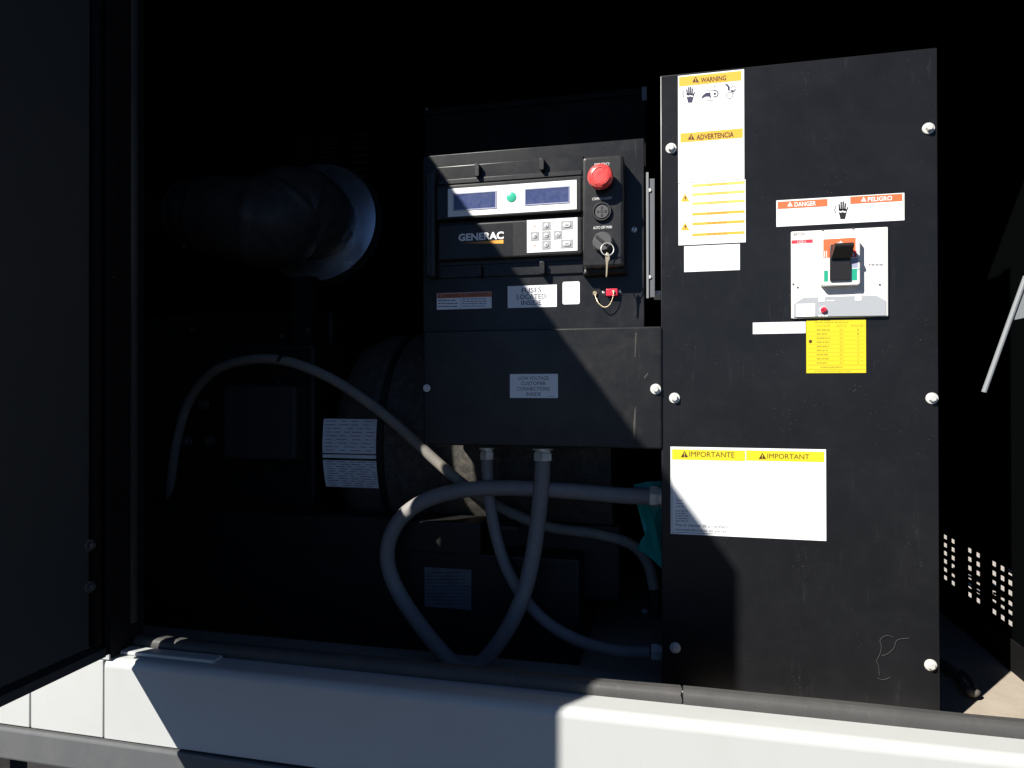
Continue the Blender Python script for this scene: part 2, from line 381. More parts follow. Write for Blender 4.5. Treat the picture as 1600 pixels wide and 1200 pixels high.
# sill gasket, a bulb of rubber trim in two lengths with a split between them
def gask(x0, x1, label, jag=0):
    b = MB(); prof = [(-.012, 0), (-.0135, .005), (-.012, .0115), (-.010, .0145), (-.005, .0168), (.004, .017), (.010, .0135), (.011, .008), (.010, 0)]
    t = bmesh.new(); R_ = []
    n = 26
    for i in range(n+1):
        x = x0+(x1-x0)*i/n
        wob = .0005*math.sin(x*13)+.0003*math.sin(x*31+1)
        R_.append([t.verts.new((x+(jag*.0012*math.sin(k*2.1) if i == n else 0), YG+.012+a, ZL+c+wob*(c > 0))) for k, (a, c) in enumerate(prof)])
    for a, b2 in zip(R_, R_[1:]):
        for k in range(len(prof)-1): t.faces.new((a[k], a[k+1], b2[k+1], b2[k]))
    t.faces.new(R_[0]); t.faces.new(R_[-1][::-1]); bmesh.ops.recalc_face_normals(t, faces=t.faces[:])
    b.add(t); return b.build('sill_gasket', 'gasket', enc, 50, label)
xs_ = W(1066, 1090, YG+.01).x
gask(-.815, xs_-.0012, 'long grey rubber sill gasket left of the split', 1)
gask(xs_+.0012, XR, 'short grey rubber sill gasket right of the split')
part('gasket_lip', 'white', (-.81, W(352, 1018, YG).x, YG-.026, YG-.004, ZL+.0005, ZL+.006), bev=.002, label='short white lip under the left end of the gasket')

# perforated end wall: three groups of square holes cut through a thin sheet
cols = [[1477, 1489], [1515, 1528], [1553, 1566, 1578]]
ys0 = [834, 858, 881]
ycen = []
for gcols in cols:
    for c in gcols: ycen.append(onx(c, 880, XW).y)
ycen = sorted(ycen)
pz = .0187; ztop = onx(1553, 881, XW).z
hz = [ztop-pz*k for k in range(6)]
yc2 = sorted(set(round(v, 4) for v in ycen))
he = [(y-.0068-.004*(y-1.2), y+.0068+.004*(y-1.2)) for y in yc2]
ye = [YG+.021]+[v for a in he for v in a]+[YB-.021]
ze = [ZF]+sorted([v for z in hz for v in (z-.0048, z+.0048)])+[ZT+.05]
t = bmesh.new()
for i in range(len(ye)-1):
    for k in range(len(ze)-1):
        if i % 2 == 1 and k % 2 == 1: continue
        t.faces.new([t.verts.new(p) for p in ((XW, ye[i], ze[k]), (XW, ye[i], ze[k+1]), (XW, ye[i+1], ze[k+1]), (XW, ye[i+1], ze[k]))])
bmesh.ops.remove_doubles(t, verts=t.verts[:], dist=1e-6)
r_ = bmesh.ops.extrude_face_region(t, geom=t.faces[:])
for v in r_['geom']:
    if isinstance(v, bmesh.types.BMVert): v.co.x += .001
bmesh.ops.recalc_face_normals(t, faces=t.faces[:])
b = MB(); b.add(t); b.build('perforated_end_wall', 'foam', enc)
part('end_wall_kick_strip', 'dark', (XW-.005, XW-.0015, YG+.03, YB-.03, ZF+.002, ZF+.06), bev=.001)

for y_, z_, a_ in ((1.20, hz[1]+.006, .02), (1.45, hz[3]-.006, -.05), (1.30, hz[4]+.004, .10), (1.5, hz[5]+.004, .04), (1.25, hz[2]-.008, -.12)):
    t = bmesh.new(); bmesh.ops.create_cube(t, size=1)
    for v in t.verts: v.co = Vector((v.co.x*.003, v.co.y*.42, v.co.z*.0045))
    b = MB(); b.add(t, Matrix.Translation((XW+.02, y_+.1, z_)) @ Matrix.Rotation(a_, 4, 'X')); b.build('baffle_bar', 'darksteel', enc)
# louvres in the back wall, far back in the dark
for x0, y0, x1, y1 in ((218, 240, 240, 292), (258, 236, 282, 288), (456, 214, 483, 258), (497, 210, 530, 256), (544, 206, 577, 282)):
    X0, X1, Z0, Z1 = RC(x0, y0, x1, y1, YB-.03); b = MB(); n = 7
    for i in range(n):
        z = Z0+(Z1-Z0)*(i+.5)/n
        t = bmesh.new()
        q = [t.verts.new(p) for p in ((X0, YB-.021, z+.009), (X1, YB-.021, z+.009), (X1, YB-.034, z-.003), (X0, YB-.034, z-.003))]
        t.faces.new(q); b.add(t)
    b.build('louvre', 'alt', enc)

# the open door on the left: sheet, lining, flanges, bolts, hinges
DI, DO_, DH, DE = -.765, -.79, .80, .012
DZ0, DZ1 = EYE-.372, EYE+.874
door = part('door', 'white', (DO_, DO_+.004, DE, DH, DZ0, DZ1), label='wide open door seen from its dark inner side')
b = MB(); b.box(DO_+.0045, DI, DE+.01, DH-.035, DZ0+.02, DZ1-.02, .004); b.build('lining', 'doorin', door)
b = MB(); b.box(DO_+.0045, DI+.003, DE, DE+.008, DZ0, DZ1); b.box(DO_+.0045, DI+.003, DE+.009, DH-.012, DZ0, DZ0+.012); b.box(DO_+.0045, DI+.003, DE+.009, DH-.012, DZ1-.012, DZ1); b.build('flange', 'doorin', door)
b = MB(); b.box(DO_+.0045, DI+.002, DH-.010, DH, DZ0, DZ1, .002); b.build('hinge_flange', 'dark', door)
b = MB(); b.tube([Vector((DI-.004, DH-.024, DZ0+.02)), Vector((DI-.004, DH-.024, DZ1-.02))], .008, 10, 1); b.build('door_seal', 'dark', door)
for py in (852, 917):
    p = onx(139, py, DI); hexbolt(p, (1, 0, 0), .008, door, m='darksteel')
for z in (EYE+.52, EYE-.33):
    b = MB(); b.cyl((DO_-.006, DH+.016, z-.03), (0, 0, 1), .006, .06, 12); b.box(DO_-.003, DO_-.0005, DH-.05, DH+.012, z-.028, z+.028); b.build('hinge', 'darksteel', door)

# added light blocker: keeps sun from passing the lower gap beside the door
b = MB(); b.box(DO_-.03, DO_+.003, DH+.0005, YF-.0015, EYE-.24, EYE+.16, .002); b.build('gap_light_blocker', 'dark', door)
# ================================================================== BREAKER CABINET
cab = thing('breaker_cabinet', 'tall black breaker cabinet covered in warning stickers, right of the control panel', 'cabinet', (.187, 1.3, ZF))
CX0, CX1, CZ1 = -.0175, .3925, EYE+.514
b = MB(); b.box(CX0+.003, CX1-.003, YC+.0035, YC+.38, ZF, CZ1-.003); b.build('body', 'dark', cab)
b = MB(); b.box(CX0, CX1, YC, YC+.003, ZF+.004, CZ1, .0012); b.box(CX0, CX0+.0025, YC+.003, YC+.03, ZF+.004, CZ1); b.box(CX1-.0025, CX1, YC+.003, YC+.03, ZF+.004, CZ1); b.box(CX0+.0025, CX1-.0025, YC+.003, YC+.03, CZ1-.0025, CZ1)
b.build('front_cover', 'cabinet', cab)
for x, y in ((1048.5, 232), (1450.5, 201), (1054, 622), (1456, 622.5), (1055, 1012), (1454, 1039)):
    hexbolt(W(x, y, YC-.0003), (0, -1, 0), .0088, cab)
S = YC-.0002; T_ = .0004; P1 = S-T_-PR; P2 = P1-PR; P3 = P2-PR
# WARNING / ADVERTENCIA
st = sheet('warning_sticker', (1059.5, 113.5, 1162.8, 283), S, T_, 'sticker', cab, label='tall white sticker headed WARNING and ADVERTENCIA')
sheet('header_band', (1061, 115.5, 1158.5, 130.5), P1, 0, 'yellow', st); sheet('header_band', (1063, 204.5, 1160.5, 219), P1, 0, 'yellow', st)
text('WARNING', (1095, 119.5, 1134.5, 127.5), P2, 'brown', st, bold=.025); alert(1087, 124, 9.5, P2, 'brown', 'yellow', st)
text('ADVERTENCIA', (1088, 208, 1146.5, 216.5), P2, 'brown', st, bold=.025); alert(1080, 213.5, 9.5, P2, 'brown', 'yellow', st)
hand(1078, 148, 25, P1, 'navy', st)
polys('pictogram', [[(1096, 153), (1098, 149), (1103, 145), (1110, 144.3), (1110.5, 150), (1112, 155), (1108, 151), (1103, 151), (1096, 154.5)], bar(1096, 142, 1118, 141.5, .8), bar(1096, 156, 1114, 157, .8), bar(1111, 134, 1111, 140, 1), bar(1115, 136, 1118, 134, 1), disc(1117, 146.5, 2)] + ring(1117, 146.5, 5, 1.8, 16, -120, 120), P1, 0, 'navy', st)
polys('pictogram', [[(1132, 131), (1137, 131.5), (1140.5, 136), (1140, 142), (1137, 141), (1137, 136)]] + ring(1140, 149, 5, .9, 16) + ring(1146, 138.5, 4, .8, 14) + [bar(1141, 142, 1150, 140, 1), bar(1141, 142.5, 1150, 144, 1), bar(1143, 143, 1148, 147.5, 1)], P1, 0, 'navy', st)
for x_, y_ in ((1092, 129), (1126, 127)): polys('divider', [bar(x_, y_, x_, y_+33, .5)], P1, 0, 'greyink', st)
# caution sticker with six bands
st = sheet('caution_sticker', (1060, 283.6, 1165, 381), S, T_, 'sticker', cab, label='white sticker with six thin yellow bands')
for i, y in enumerate((285.6, 299.6, 314, 330.5, 345.8, 363)):
    sheet('header_band', (1081.5, y, 1163.5, y+4.2), P1, 0, 'paleyel' if i < 3 else 'yellow', st)
    text('ADVERTENCIA' if i > 3 else 'CAUTION', (1105, y+.8, 1136, y+3.6), P2, 'orange' if i > 2 else 'olive', st)
for y in (309, 354):
    poly('pictogram', [(1063.5, y+6), (1077.5, y+6), (1070.5, y-7)], P1, 0, 'yellow', st)
    polys('pictogram', [[(1071, y-4), (1069, y+1), (1071, y+1), (1070, y+5), (1073, y-1), (1071, y-1)]], P2, 0, 'brown', st)
sheet('blank_sticker', (1069, 383, 1156, 423.5), S, T_, 'sticker', cab, label='blank white sticker below the banded one')
# DANGER / PELIGRO
st = sheet('danger_sticker', (1213, 307.3, 1413, 349.3), S, T_, 'sticker', cab, label='wide white sticker headed DANGER and PELIGRO')
sheet('header_band', (1215, 313, 1293, 324.5), P1, 0, 'orange', st); sheet('header_band', (1328.5, 305, 1410, 316.5), P1, 0, 'orange', st)
text('DANGER', (1241.5, 315, 1275, 322), P2, 'whiteprint', st, bold=.02); alert(1234.5, 318.8, 7.5, P2, 'whiteprint', 'orange', st)
text('PELIGRO', (1356, 307, 1394, 314), P2, 'whiteprint', st, bold=.02); alert(1349.5, 311, 7.5, P2, 'whiteprint', 'orange', st)
hand(1316.5, 328.5, 28, P1, 'ink', st)
# strip and yellow table
sheet('blank_sticker', (1176.3, 503.3, 1258.6, 521.3), S, T_, 'sticker', cab, label='narrow white strip beside the yellow table')
st = sheet('yellow_table_sticker', (1259.8, 499.6, 1353, 582.8), S, T_, 'lemon', cab, label='bright yellow sticker with a table of voltages')
lines((1273, 501.5, 1338, 505.5), 1, P1, 'olive', st, 1.6, 3)
text('VOLTAGE', (1273.5, 507, 1297, 511), P1, 'olive', st); text('HERTZ', (1306, 507, 1323, 511), P1, 'olive', st); text('PHASE', (1330, 507, 1349, 511), P1, 'olive', st)
for i in range(9):
    y = 513.3+i*6.45
    lines((1276, y, 1297, y+4), 1, P1, 'olive', st, 2.2, 20+i); text('60', (1312, y, 1317.5, y+3.6), P1, 'olive', st); text('3' if i > 1 else '1', (1339.5, y, 1342, y+3.6), P1, 'olive', st)
polys('rule', [bar(1261, 570.3, 1352, 570.3, .7), bar(1261, 577, 1352, 577, .7)] + [bar(1262+i*.0, 512+i*6.45, 1350, 512+i*6.45, .3) for i in range(1, 9)], P1, 0, 'olive', st)
lines((1282, 571.5, 1328, 576), 1, P1, 'olive', st, 2, 31); lines((1273, 578, 1345, 582), 1, P1, 'olive', st, 1.2, 32)
poly('punch_mark', disc(1266.3, 533.6, 2.6), P1, 0, 'brown', st)
# IMPORTANTE / IMPORTANT
st = sheet('important_sticker', (1047.8, 700, 1290.7, 839.5), S, T_, 'sticker', cab, label='large white sticker headed IMPORTANTE and IMPORTANT')
sheet('header_band', (1050, 703, 1164.3, 719.3), P1, 0, 'lemon', st); sheet('header_band', (1165.8, 704.8, 1288, 721), P1, 0, 'lemon', st)
text('IMPORTANTE', (1077, 706, 1147.5, 714.3), P2, 'brown', st); alert(1069.5, 709.5, 10, P2, 'brown', 'lemon', st)
text('IMPORTANT', (1199, 709.3, 1264.5, 717), P2, 'brown', st); alert(1191.3, 712.3, 10, P2, 'brown', 'lemon', st)
polys('border_line', [bar(1049.8, 722, 1050, 831.5, .6), bar(1050, 831.5, 1120, 834.3, .6)], P1, 0, 'ink', st)
lines((1057, 779, 1069, 794), 3, P1, 'greyink', st, 1.1, 41); lines((1055, 796.5, 1078, 816), 5, P1, 'ink', st, 1.1, 42)
text('Vea el manual de propietario', (1054.6, 819, 1140, 825.3), P1, 'ink', st); text('recomendaciones de partes', (1054.6, 826.5, 1135, 832), P1, 'ink', st)
# pale thread of lint hanging on the lower part
b = MB(); b.tube([W(x, y, YC-.0012) for x, y in ((1396, 996), (1388, 993), (1380, 995), (1375, 1001), (1377, 1010), (1375, 1022), (1370, 1032), (1373, 1042), (1374, 1055))], .0003, 6, 4)
b.tube([W(x, y, YC-.0012) for x, y in ((1377, 1025), (1388, 1021), (1397, 1012), (1402, 1000), (1420, 997))], .0003, 6, 4)
b.tube([W(x, y, YC-.0012) for x, y in ((1371, 1059), (1380, 1062), (1392, 1058))], .0003, 6, 4)
tag(b.build('lint_thread', 'thread'), 'fine pale thread of lint clinging low on the black cabinet', 'thread')

# ================================================================== CIRCUIT BREAKER
BP = W(1313, 497, YC)
brk = thing('circuit_breaker', 'white circuit breaker with black toggle handle set into the cabinet front', 'circuit breaker', BP)
Yb = YC-.005
x0, x1, z0, z1 = RC(1236.5, 358, 1388, 496, Yb)
b = MB(); b.box(x0, x1, Yb, YC-.0002, z0, z1, .0016); b.build('body', 'breaker', brk)
pl = lambda n, pts, m, d=PR, th=0: poly(n, pts, Yb-d, th, m, brk)
pl('lower_cover', [(1240.5, 495), (1240.5, 475), (1246, 471), (1256, 465), (1367, 461.5), (1372, 463.5), (1384, 470), (1384, 493)], 'brkgrey', PR, .0012)
Yc_ = Yb-.0012-2*PR
poly('blank_label', [(1244, 495), (1244, 475), (1273.5, 474.3), (1273.5, 494.5)], Yc_, .0002, 'sticker', brk)
poly('white_tab', [(1279, 472), (1279, 461.5), (1289, 461), (1289, 471.5)], Yc_, .0003, 'sticker', brk)
poly('white_tab', [(1336, 470), (1336, 459.5), (1346, 459), (1346, 469.5)], Yc_, .0003, 'sticker', brk)
p = W(1286.5, 484.5, Yc_); b = MB(); b.cyl(p, (0, -1, 0), .0052, .0012, 24); dl = b.build('dial_base', 'sticker', brk)
b = MB(); b.lathe([(0, 0), (0, .0046), (.002, .0046), (.0028, .0036), (.0028, 0)], p-Vector((0, .0011, 0)), (0, -1, 0), 24); dl = b.build('dial', 'redcap', brk)
polys('dial_slot', [bar(1284, 483, 1290, 487, 1)], p.y-.0041, 0, 'ink', dl)
lines((1279, 491.3, 1295, 495), 1, Yc_, 'whiteprint', brk, 2.6, 50, 'dial_print'); lines((1291, 468, 1307, 471), 1, Yc_, 'whiteprint', brk, 1.2, 51, 'dial_print')
text('EATON', (1240, 363, 1257, 368), Yb-2*PR, 'ink', brk)
pl('red_band', [(1236.8, 381), (1236.8, 375.6), (1270, 373.8), (1270, 379.3)], 'red'); text('LGE-L', (1246, 375.3, 1260, 379.5), Yb-2*PR, 'whiteprint', brk)
lines((1357, 411.5, 1380, 416), 1, Yb-PR, 'greyink', brk, 2.4, 54, 'rating_print')
for x, y in ((1285.5, 359.6), (1333, 357), (1246.5, 449), (1374.7, 444.8), (1239.5, 444)):
    b = MB(); b.lathe([(0, 0), (0, .0016), (.0006, .0014), (.0006, 0)], W(x, y, Yb-.0002), (0, -1, 0), 12); b.build('screw', 'darksteel', brk)
# raised bezel round the toggle
Yz = Yb-.013
x0, x1, z0, z1 = RC(1283.5, 371, 1344, 446, Yz)
b = MB(); b.prism(rrect(x0, x1, z0, z1, .004), Yb-.0001, .013, .0015); bz = b.build('toggle_bezel', 'breaker', brk)
pz_ = lambda n, pts, m, k=1: poly(n, pts, Yz-PR*k, 0, m, bz)
pz_('on_panel', [(1286.5, 403), (1286.5, 374), (1337, 371), (1337, 401.5)], 'orange'); pz_('on_window', [(1330, 402), (1330, 392), (1338.5, 391.5), (1338.5, 401.5)], 'red', 2)
pz_('off_panel', [(1287.5, 440.5), (1287.5, 423), (1294, 422.7), (1294, 440)], 'green'); pz_('off_panel', [(1331, 438.5), (1331, 421.5), (1339.5, 421), (1339.5, 438)], 'green')
pz_('grey_panel', [(1329.5, 419), (1329.5, 403.5), (1340.5, 402.7), (1340.5, 418.5)], 'slategrey'); polys('rule', [bar(1329, 421, 1343, 420.3, 1.6)], Yz-PR, 0, 'green', bz)
polys('on_mark', [bar(1288.5, 392, 1288.5, 402, 1.2), bar(1291.5, 392, 1291.5, 402, 1.2), bar(1334, 395, 1334, 401, 1)], Yz-3*PR, 0, 'whiteprint', bz)
polys('arrow_mark', [[(1304, 380.5), (1312, 378.5), (1313, 376), (1315.5, 378.6), (1320, 380)]], Yz-2*PR, 0, 'whiteprint', bz)
text('I', (1332.2, 395, 1333.4, 400), Yz-4*PR, 'whiteprint', bz)
# slot and handle: an upright wedge leaning out towards its top
x0, x1, z0, z1 = RC(1296, 382, 1328.5, 438.5, Yz)
b = MB(); b.box(x0, x1, Yz-.004, Yz-.0003, z0, z1, .001); b.build('handle_guard', 'handle', brk)
t = bmesh.new(); A = RC(1297, 384, 1327.5, 405, Yz); xa, xb = A[0], A[1]
prof = [(Yz-.0035, A[3]), (Yz-.018, A[3]+.001), (Yz-.021, A[3]-.004), (Yz-.008, A[2]), (Yz-.0035, A[2]-.001)]
Lf = [t.verts.new((xa+(.003 if k in (1, 2) else 0), y, z)) for k, (y, z) in enumerate(prof)]; Rt = [t.verts.new((xb-(-.002 if k in (1, 2) else 0), y, z)) for k, (y, z) in enumerate(prof)]
t.faces.new(Lf); t.faces.new(Rt[::-1])
for k in range(5): t.faces.new((Lf[k], Rt[k], Rt[(k+1) % 5], Lf[(k+1) % 5]))
bmesh.ops.recalc_face_normals(t, faces=t.faces[:]); bmesh.ops.bevel(t, geom=t.edges[:], offset=.0007, segments=2, affect='EDGES')
b = MB(); b.add(t); b.build('toggle_handle', 'handle', brk)

# ================================================================== CONTROL PANEL
YP = 1.162
cp_ = thing('control_panel', 'dusty black generator control panel with two displays, keypad and red stop button', 'control panel', W(834, 512, YP+.1))
x0, x1, z0, z1 = RC(661, 230, 1006.5, 512, YP)
X0p, X1p, Z0p, Z1p = x0, x1, z0, z1
b = MB(); b.box(x0, x1, YP, YP+.0028, z0-.004, z1, .0011); b.box(x0, x0+.002, YP+.003, YP+.025, z0, z1-.001); b.box(x0+.002, x1, YP+.003, YP+.025, z1-.0025, z1-.0005); b.build('face_plate', 'panel', cp_)
b = MB(); b.box(x0+.012, x1-.004, YP+.03, YP+.3, z0, z1-.004); b.build('back_box', 'dark', cp_)
# tall housing behind, a little higher than the plate
hx0, hx1, hz0, hz1 = RC(664, 155, 1009, 300, YP+.14)
b = MB(); b.box(hx0, hx1, YP+.14, YP+.4, hz0, hz1, .002); b.box(hx0, hx1, YP+.135, YP+.14, hz1-.012, hz1-.001); b.box(hx1-.02, hx1, YP+.134, YP+.14, hz0, hz1-.014); b.build('rear_housing', 'dark', cp_)
sheet('latch', (1003, 137, 1010.5, 158), YP+.13, .004, 'strip', cp_)
hexbolt(W(667, 171, YP+.134), (0, -1, 0), .0035, cp_, 'bolt', 'darksteel')
# sub panel with its latches
YS = YP-.004
x0, x1, z0, z1 = RC(682, 252.5, 911.5, 431, YS)
b = MB(); b.prism([(x0, z0), (x1, z0), (x1, z1), (x0, z1)], YP-.0003, .004, .001); b.build('sub_panel', 'panel', cp_)
for (a, c, d, e) in ((741.5, 255, 748.5, 275.5), (842.5, 246.5, 850, 265.5), (745, 413, 751.5, 432), (842.8, 408, 851, 427.5)):
    X0, X1, Z0, Z1 = RC(a, c, d, e, YS-.012)
    b = MB(); b.prism(rrect(X0, X1, Z0, Z1, .0028), YS-.0002, .012, .001); b.build('latch', 'plastic', cp_)
# upper and lower bezel, raised, with a rounded bar closing their left end
YZ = YP-.020
def bezel(name, px):
    X0, X1, Z0, Z1 = RC(*px, YZ)
    b = MB(); b.prism(rrect(X0, X1, Z0, Z1, .004), YS-.0002, YS-YZ, .003); return b.build(name, 'plastic', cp_)
bz1 = bezel('display_bezel', (681, 282, 909.5, 338)); bz2 = bezel('keypad_bezel', (684, 345, 910, 402.5))
X0, X1, Z0, Z1 = RC(664, 266, 681, 434, YZ)
b = MB(); b.prism(rrect(X0, X1, Z0, Z1, .006), YP-.0004, YP-YZ+.004, .005); b.build('end_bar', 'plastic', cp_)
for nm, px in (('upper_channel', (681, 273.5, 909, 281)), ('lower_channel', (684, 404, 910, 411))):
    X0, X1, Z0, Z1 = RC(*px, YS-.003); b = MB(); b.box(X0, X1, YS-.003, YS-.0003, Z0, Z1, .0008); b.build(nm, 'plastic', cp_)
# display plate
Q = YZ-.0003
dp = sheet('display_plate', (700, 288.2, 901, 333), Q, .0006, 'key', cp_)
for px in ((709.8, 301.8, 774.2, 326), (821.3, 294.3, 888.8, 317.5)):
    X0, X1, Z0, Z1 = RC(*px, Q-.001); b = MB()
    b.box(X0-.0018, X1+.0018, Q-.0016, Q-.0008, Z1, Z1+.0018); b.box(X0-.0018, X1+.0018, Q-.0016, Q-.0008, Z0-.0018, Z0); b.box(X0-.0018, X0, Q-.0016, Q-.0008, Z0, Z1); b.box(X1, X1+.0018, Q-.0016, Q-.0008, Z0, Z1); b.build('display_frame', 'slategrey', dp)
    sheet('display_screen', px, Q-.0007, .0002, 'lcd', dp)
b = MB(); b.lathe([(0, 0), (0, .0088), (.0008, .0085), (.0016, .006), (.002, 0)], W(799, 308, Q-.0007), (0, -1, 0), 28); b.build('indicator_lamp', 'lampgreen', dp)
# name, wedge, dusty patch
text('GENERAC', (716.3, 363.5, 787, 375.2), Q-.0005, 'whiteprint', bz2, bold=.036)
o = poly('orange_wedge', [(718, 380), (786.5, 374.6), (786.5, 380.4), (718, 380.7)], Q-.0005, 0, 'wedge', bz2)
sheet('dusty_cover_film', (748, 349.5, 801, 400.5), Q+.0001, .0002, 'panel', bz2)
# keypad
kp = sheet('keypad', (823.5, 342, 902.3, 393.3), Q, .0006, 'key', cp_)
for n, px in (('up', (847, 346.5, 860, 359.5)), ('left', (829, 362, 842, 375.5)), ('ok', (847, 361.3, 860, 374.6)), ('right', (865.3, 360.3, 878.3, 373.5)), ('down', (847, 376, 860, 389.3)), ('menu', (876.5, 345, 894.7, 358)), ('enter', (876.5, 374.3, 894.7, 387.3))):
    bt = sheet('button', px, Q-.0007, .0006, 'btn', kp)
    a, c, d, e = px; cx, cy_ = (a+d)/2, (c+e)/2; rr = .0042
    pc = W(cx, cy_, Q-.0014); b = MB()
    if d-a > 15: b.prism(rrect(pc.x-.0068, pc.x+.0068, pc.z-.004, pc.z+.004, .0039), pc.y, .0012, .0006)
    else: b.lathe([(0, 0), (0, rr), (.0009, rr*.9), (.0013, rr*.55), (.0014, 0)], pc, (0, -1, 0), 20)
    b.build('button_cap', 'btnhi', bt)
    k = 1.8
    sh = {'up': [(cx, cy_-k), (cx+k, cy_+k), (cx-k, cy_+k)], 'down': [(cx, cy_+k), (cx+k, cy_-k), (cx-k, cy_-k)], 'left': [(cx-k, cy_), (cx+k, cy_-k), (cx+k, cy_+k)], 'right': [(cx+k, cy_), (cx-k, cy_-k), (cx-k, cy_+k)]}.get(n, [(cx-2.6, cy_-.6), (cx+2.6, cy_-.8), (cx+2.6, cy_+.5), (cx-2.6, cy_+.7)])
    poly('button_mark', sh, pc.y-.0016, 0, 'greyink', bt)
polys('arrow_mark', [[(833.6, 355), (837.4, 355), (835.5, 352)], [(833.8, 383), (837.6, 383), (835.7, 386)]], Q-.0007-PR, 0, 'rust', kp)
# switch module
YM = YP-.040
X0, X1, Z0, Z1 = RC(910, 243, 974.5, 418, YM)
b = MB(); b.prism(rrect(X0, X1, Z0, Z1, .006), YP-.0004, .0396, .005); sm = b.build('switch_module', 'plastic', cp_)
b = MB(); b.prism([(X0+.001, Z0+.004), (X1-.001, Z0+.004), (X1+.004, Z0-.008), (X0-.002, Z0-.008)], YP-.0006, .022, .004); b.build('module_skirt', 'plastic', sm)
Ym = YM-.0003
# mushroom stop button
p = W(939.5, 281, Ym)
b = MB(); b.lathe([(0, 0), (0, .015), (.006, .015), (.006, .0095), (.012, .0095)], p, (0, -1, 0), 32); b.build('button_collar', 'ink', sm)
b = MB(); b.lathe([(.0115, 0), (.0115, .0185), (.014, .0205), (.019, .0207), (.0235, .0188), (.026, .0145), (.0265, .0125), (.0255, .0118), (.0262, .006), (.0264, 0)], p, (0, -1, 0), 48); sb = b.build('stop_button', 'estop', sm)
b = MB()
for a0, a1 in ((30, 130), (160, 250), (280, 350)):
    b.tube([p+Vector((.0155*math.cos(R(a0+(a1-a0)*i/8)), -.0254, .0155*math.sin(R(a0+(a1-a0)*i/8)))) for i in range(9)], .0008, 6, 1)
b.build('turn_arrow', 'estop', sb)
text('EMERGENCY', (929, 254.5, 952.5, 259.3), Ym-PR, 'whiteprint', sm, bold=0)
# buzzer
p = W(940.8, 331.5, Ym); b = MB()
b.lathe([(0, 0), (0, .0158), (.004, .0158), (.0052, .0145), (.0052, .0132), (.0028, .0126), (.0028, 0)], p, (0, -1, 0), 36); bu = b.build('buzzer', 'plastic', sm)
b = MB(); b.torus(p-Vector((0, .0048, 0)), (0, -1, 0), .0139, .0007, 36, 6); b.build('buzzer_ring', 'knob', bu)
b = MB(); b.lathe([(.0026, 0), (.0026, .0112), (.0046, .0108), (.0048, 0)], p, (0, -1, 0), 32); b.build('buzzer_grille', 'knob', bu)
b = MB()
for a in (0, 90, 180, 270):
    c, s_ = math.cos(R(a)), math.sin(R(a)); b.box(p.x+.0062*c-.0018, p.x+.0062*c+.0018, p.y-.0052, p.y-.0047, p.z+.0062*s_-.0018, p.z+.0062*s_+.0018)
b.build('sound_slot', 'ink', bu)
b = MB(); b.torus(p-Vector((0, .0049, 0)), (0, -1, 0), .0022, .0005, 16, 6); b.build('buzzer_ring', 'ink', bu)
text('COMMON ALARM', (925.5, 308, 956, 312), Ym-PR, 'whiteprint', sm, bold=0)
text('AUTO OFF MAN', (927, 353, 956, 357.5), Ym-PR, 'whiteprint', sm, bold=0)
# key switch
p = W(942.5, 379.5, Ym); b = MB()
b.lathe([(0, 0), (0, .0172), (.003, .0172), (.0045, .016), (.013, .0155), (.0145, .0142), (.0145, 0)], p, (0, -1, 0), 40); ks = b.build('selector_switch', 'knob', sm)
b = MB(); a = R(-42); c, s_ = math.cos(a), math.sin(a)
t = bmesh.new(); bmesh.ops.create_cube(t, size=1)
for v in t.verts: v.co = Vector((v.co.x*.027, v.co.y*.004, v.co.z*.0042))
b.add(t, Matrix.Translation(p-Vector((0, .0158, 0))) @ Matrix.Rotation(R(42), 4, 'Y')); b.build('pointer_rib', 'ink', ks)
# slotted screw at the right edge
slotscrew(W(991, 359, YP-.0003), .0049, cp_)
# stickers of the plate
st = sheet('warning_sticker', (682.7, 457, 768.2, 482.8), YP-.0002, T_, 'sticker', cp_, label='small white sticker with a rust orange header')
Pq = YP-.0002-T_-PR
sheet('header_band', (683, 457.4, 768, 465), Pq, 0, 'rust', st)
text('WARNING', (693, 459.5, 717, 464.2), Pq-PR, 'brown', st); text('ADVERTENCIA', (730, 457.8, 763, 462.6), Pq-PR, 'brown', st)
alert(688, 462.5, 5, Pq-PR, 'brown', 'sticker', st); alert(725.5, 460.5, 5, Pq-PR, 'brown', 'sticker', st)
lines((684.5, 467, 718, 481), 3, Pq, 'navy', st, 1.3, 60); lines((722, 465.3, 764, 480), 4, Pq, 'navy', st, 1.1, 61)
polys('divider', [bar(719.8, 464.5, 719.8, 482, .5)], Pq, 0, 'greyink', st)
st = sheet('fuses_sticker', (793.3, 446, 870, 480.3), YP-.0002, T_, 'sticker', cp_, label='white sticker reading FUSES LOCATED INSIDE')
text('FUSES', (815, 449.5, 846, 457.2), Pq, 'navy', st, bold=.01); text('LOCATED', (807.5, 459.5, 853, 467.2), Pq, 'navy', st, bold=.01); text('INSIDE', (814.5, 469.3, 846, 476.8), Pq, 'navy', st, bold=.01)
st = sheet('approval_sticker', (879, 440, 905.8, 475.4), YP-.0002, T_, 'sticker', cp_, label='small white sticker with a ringed mark', rad=.003)
polys('ring_mark', ring(891, 448.8, 6, .7, 24)[::2], Pq, 0, 'greyink', st); text('UL', (888, 446.3, 894, 451.3), Pq, 'greyink', st)
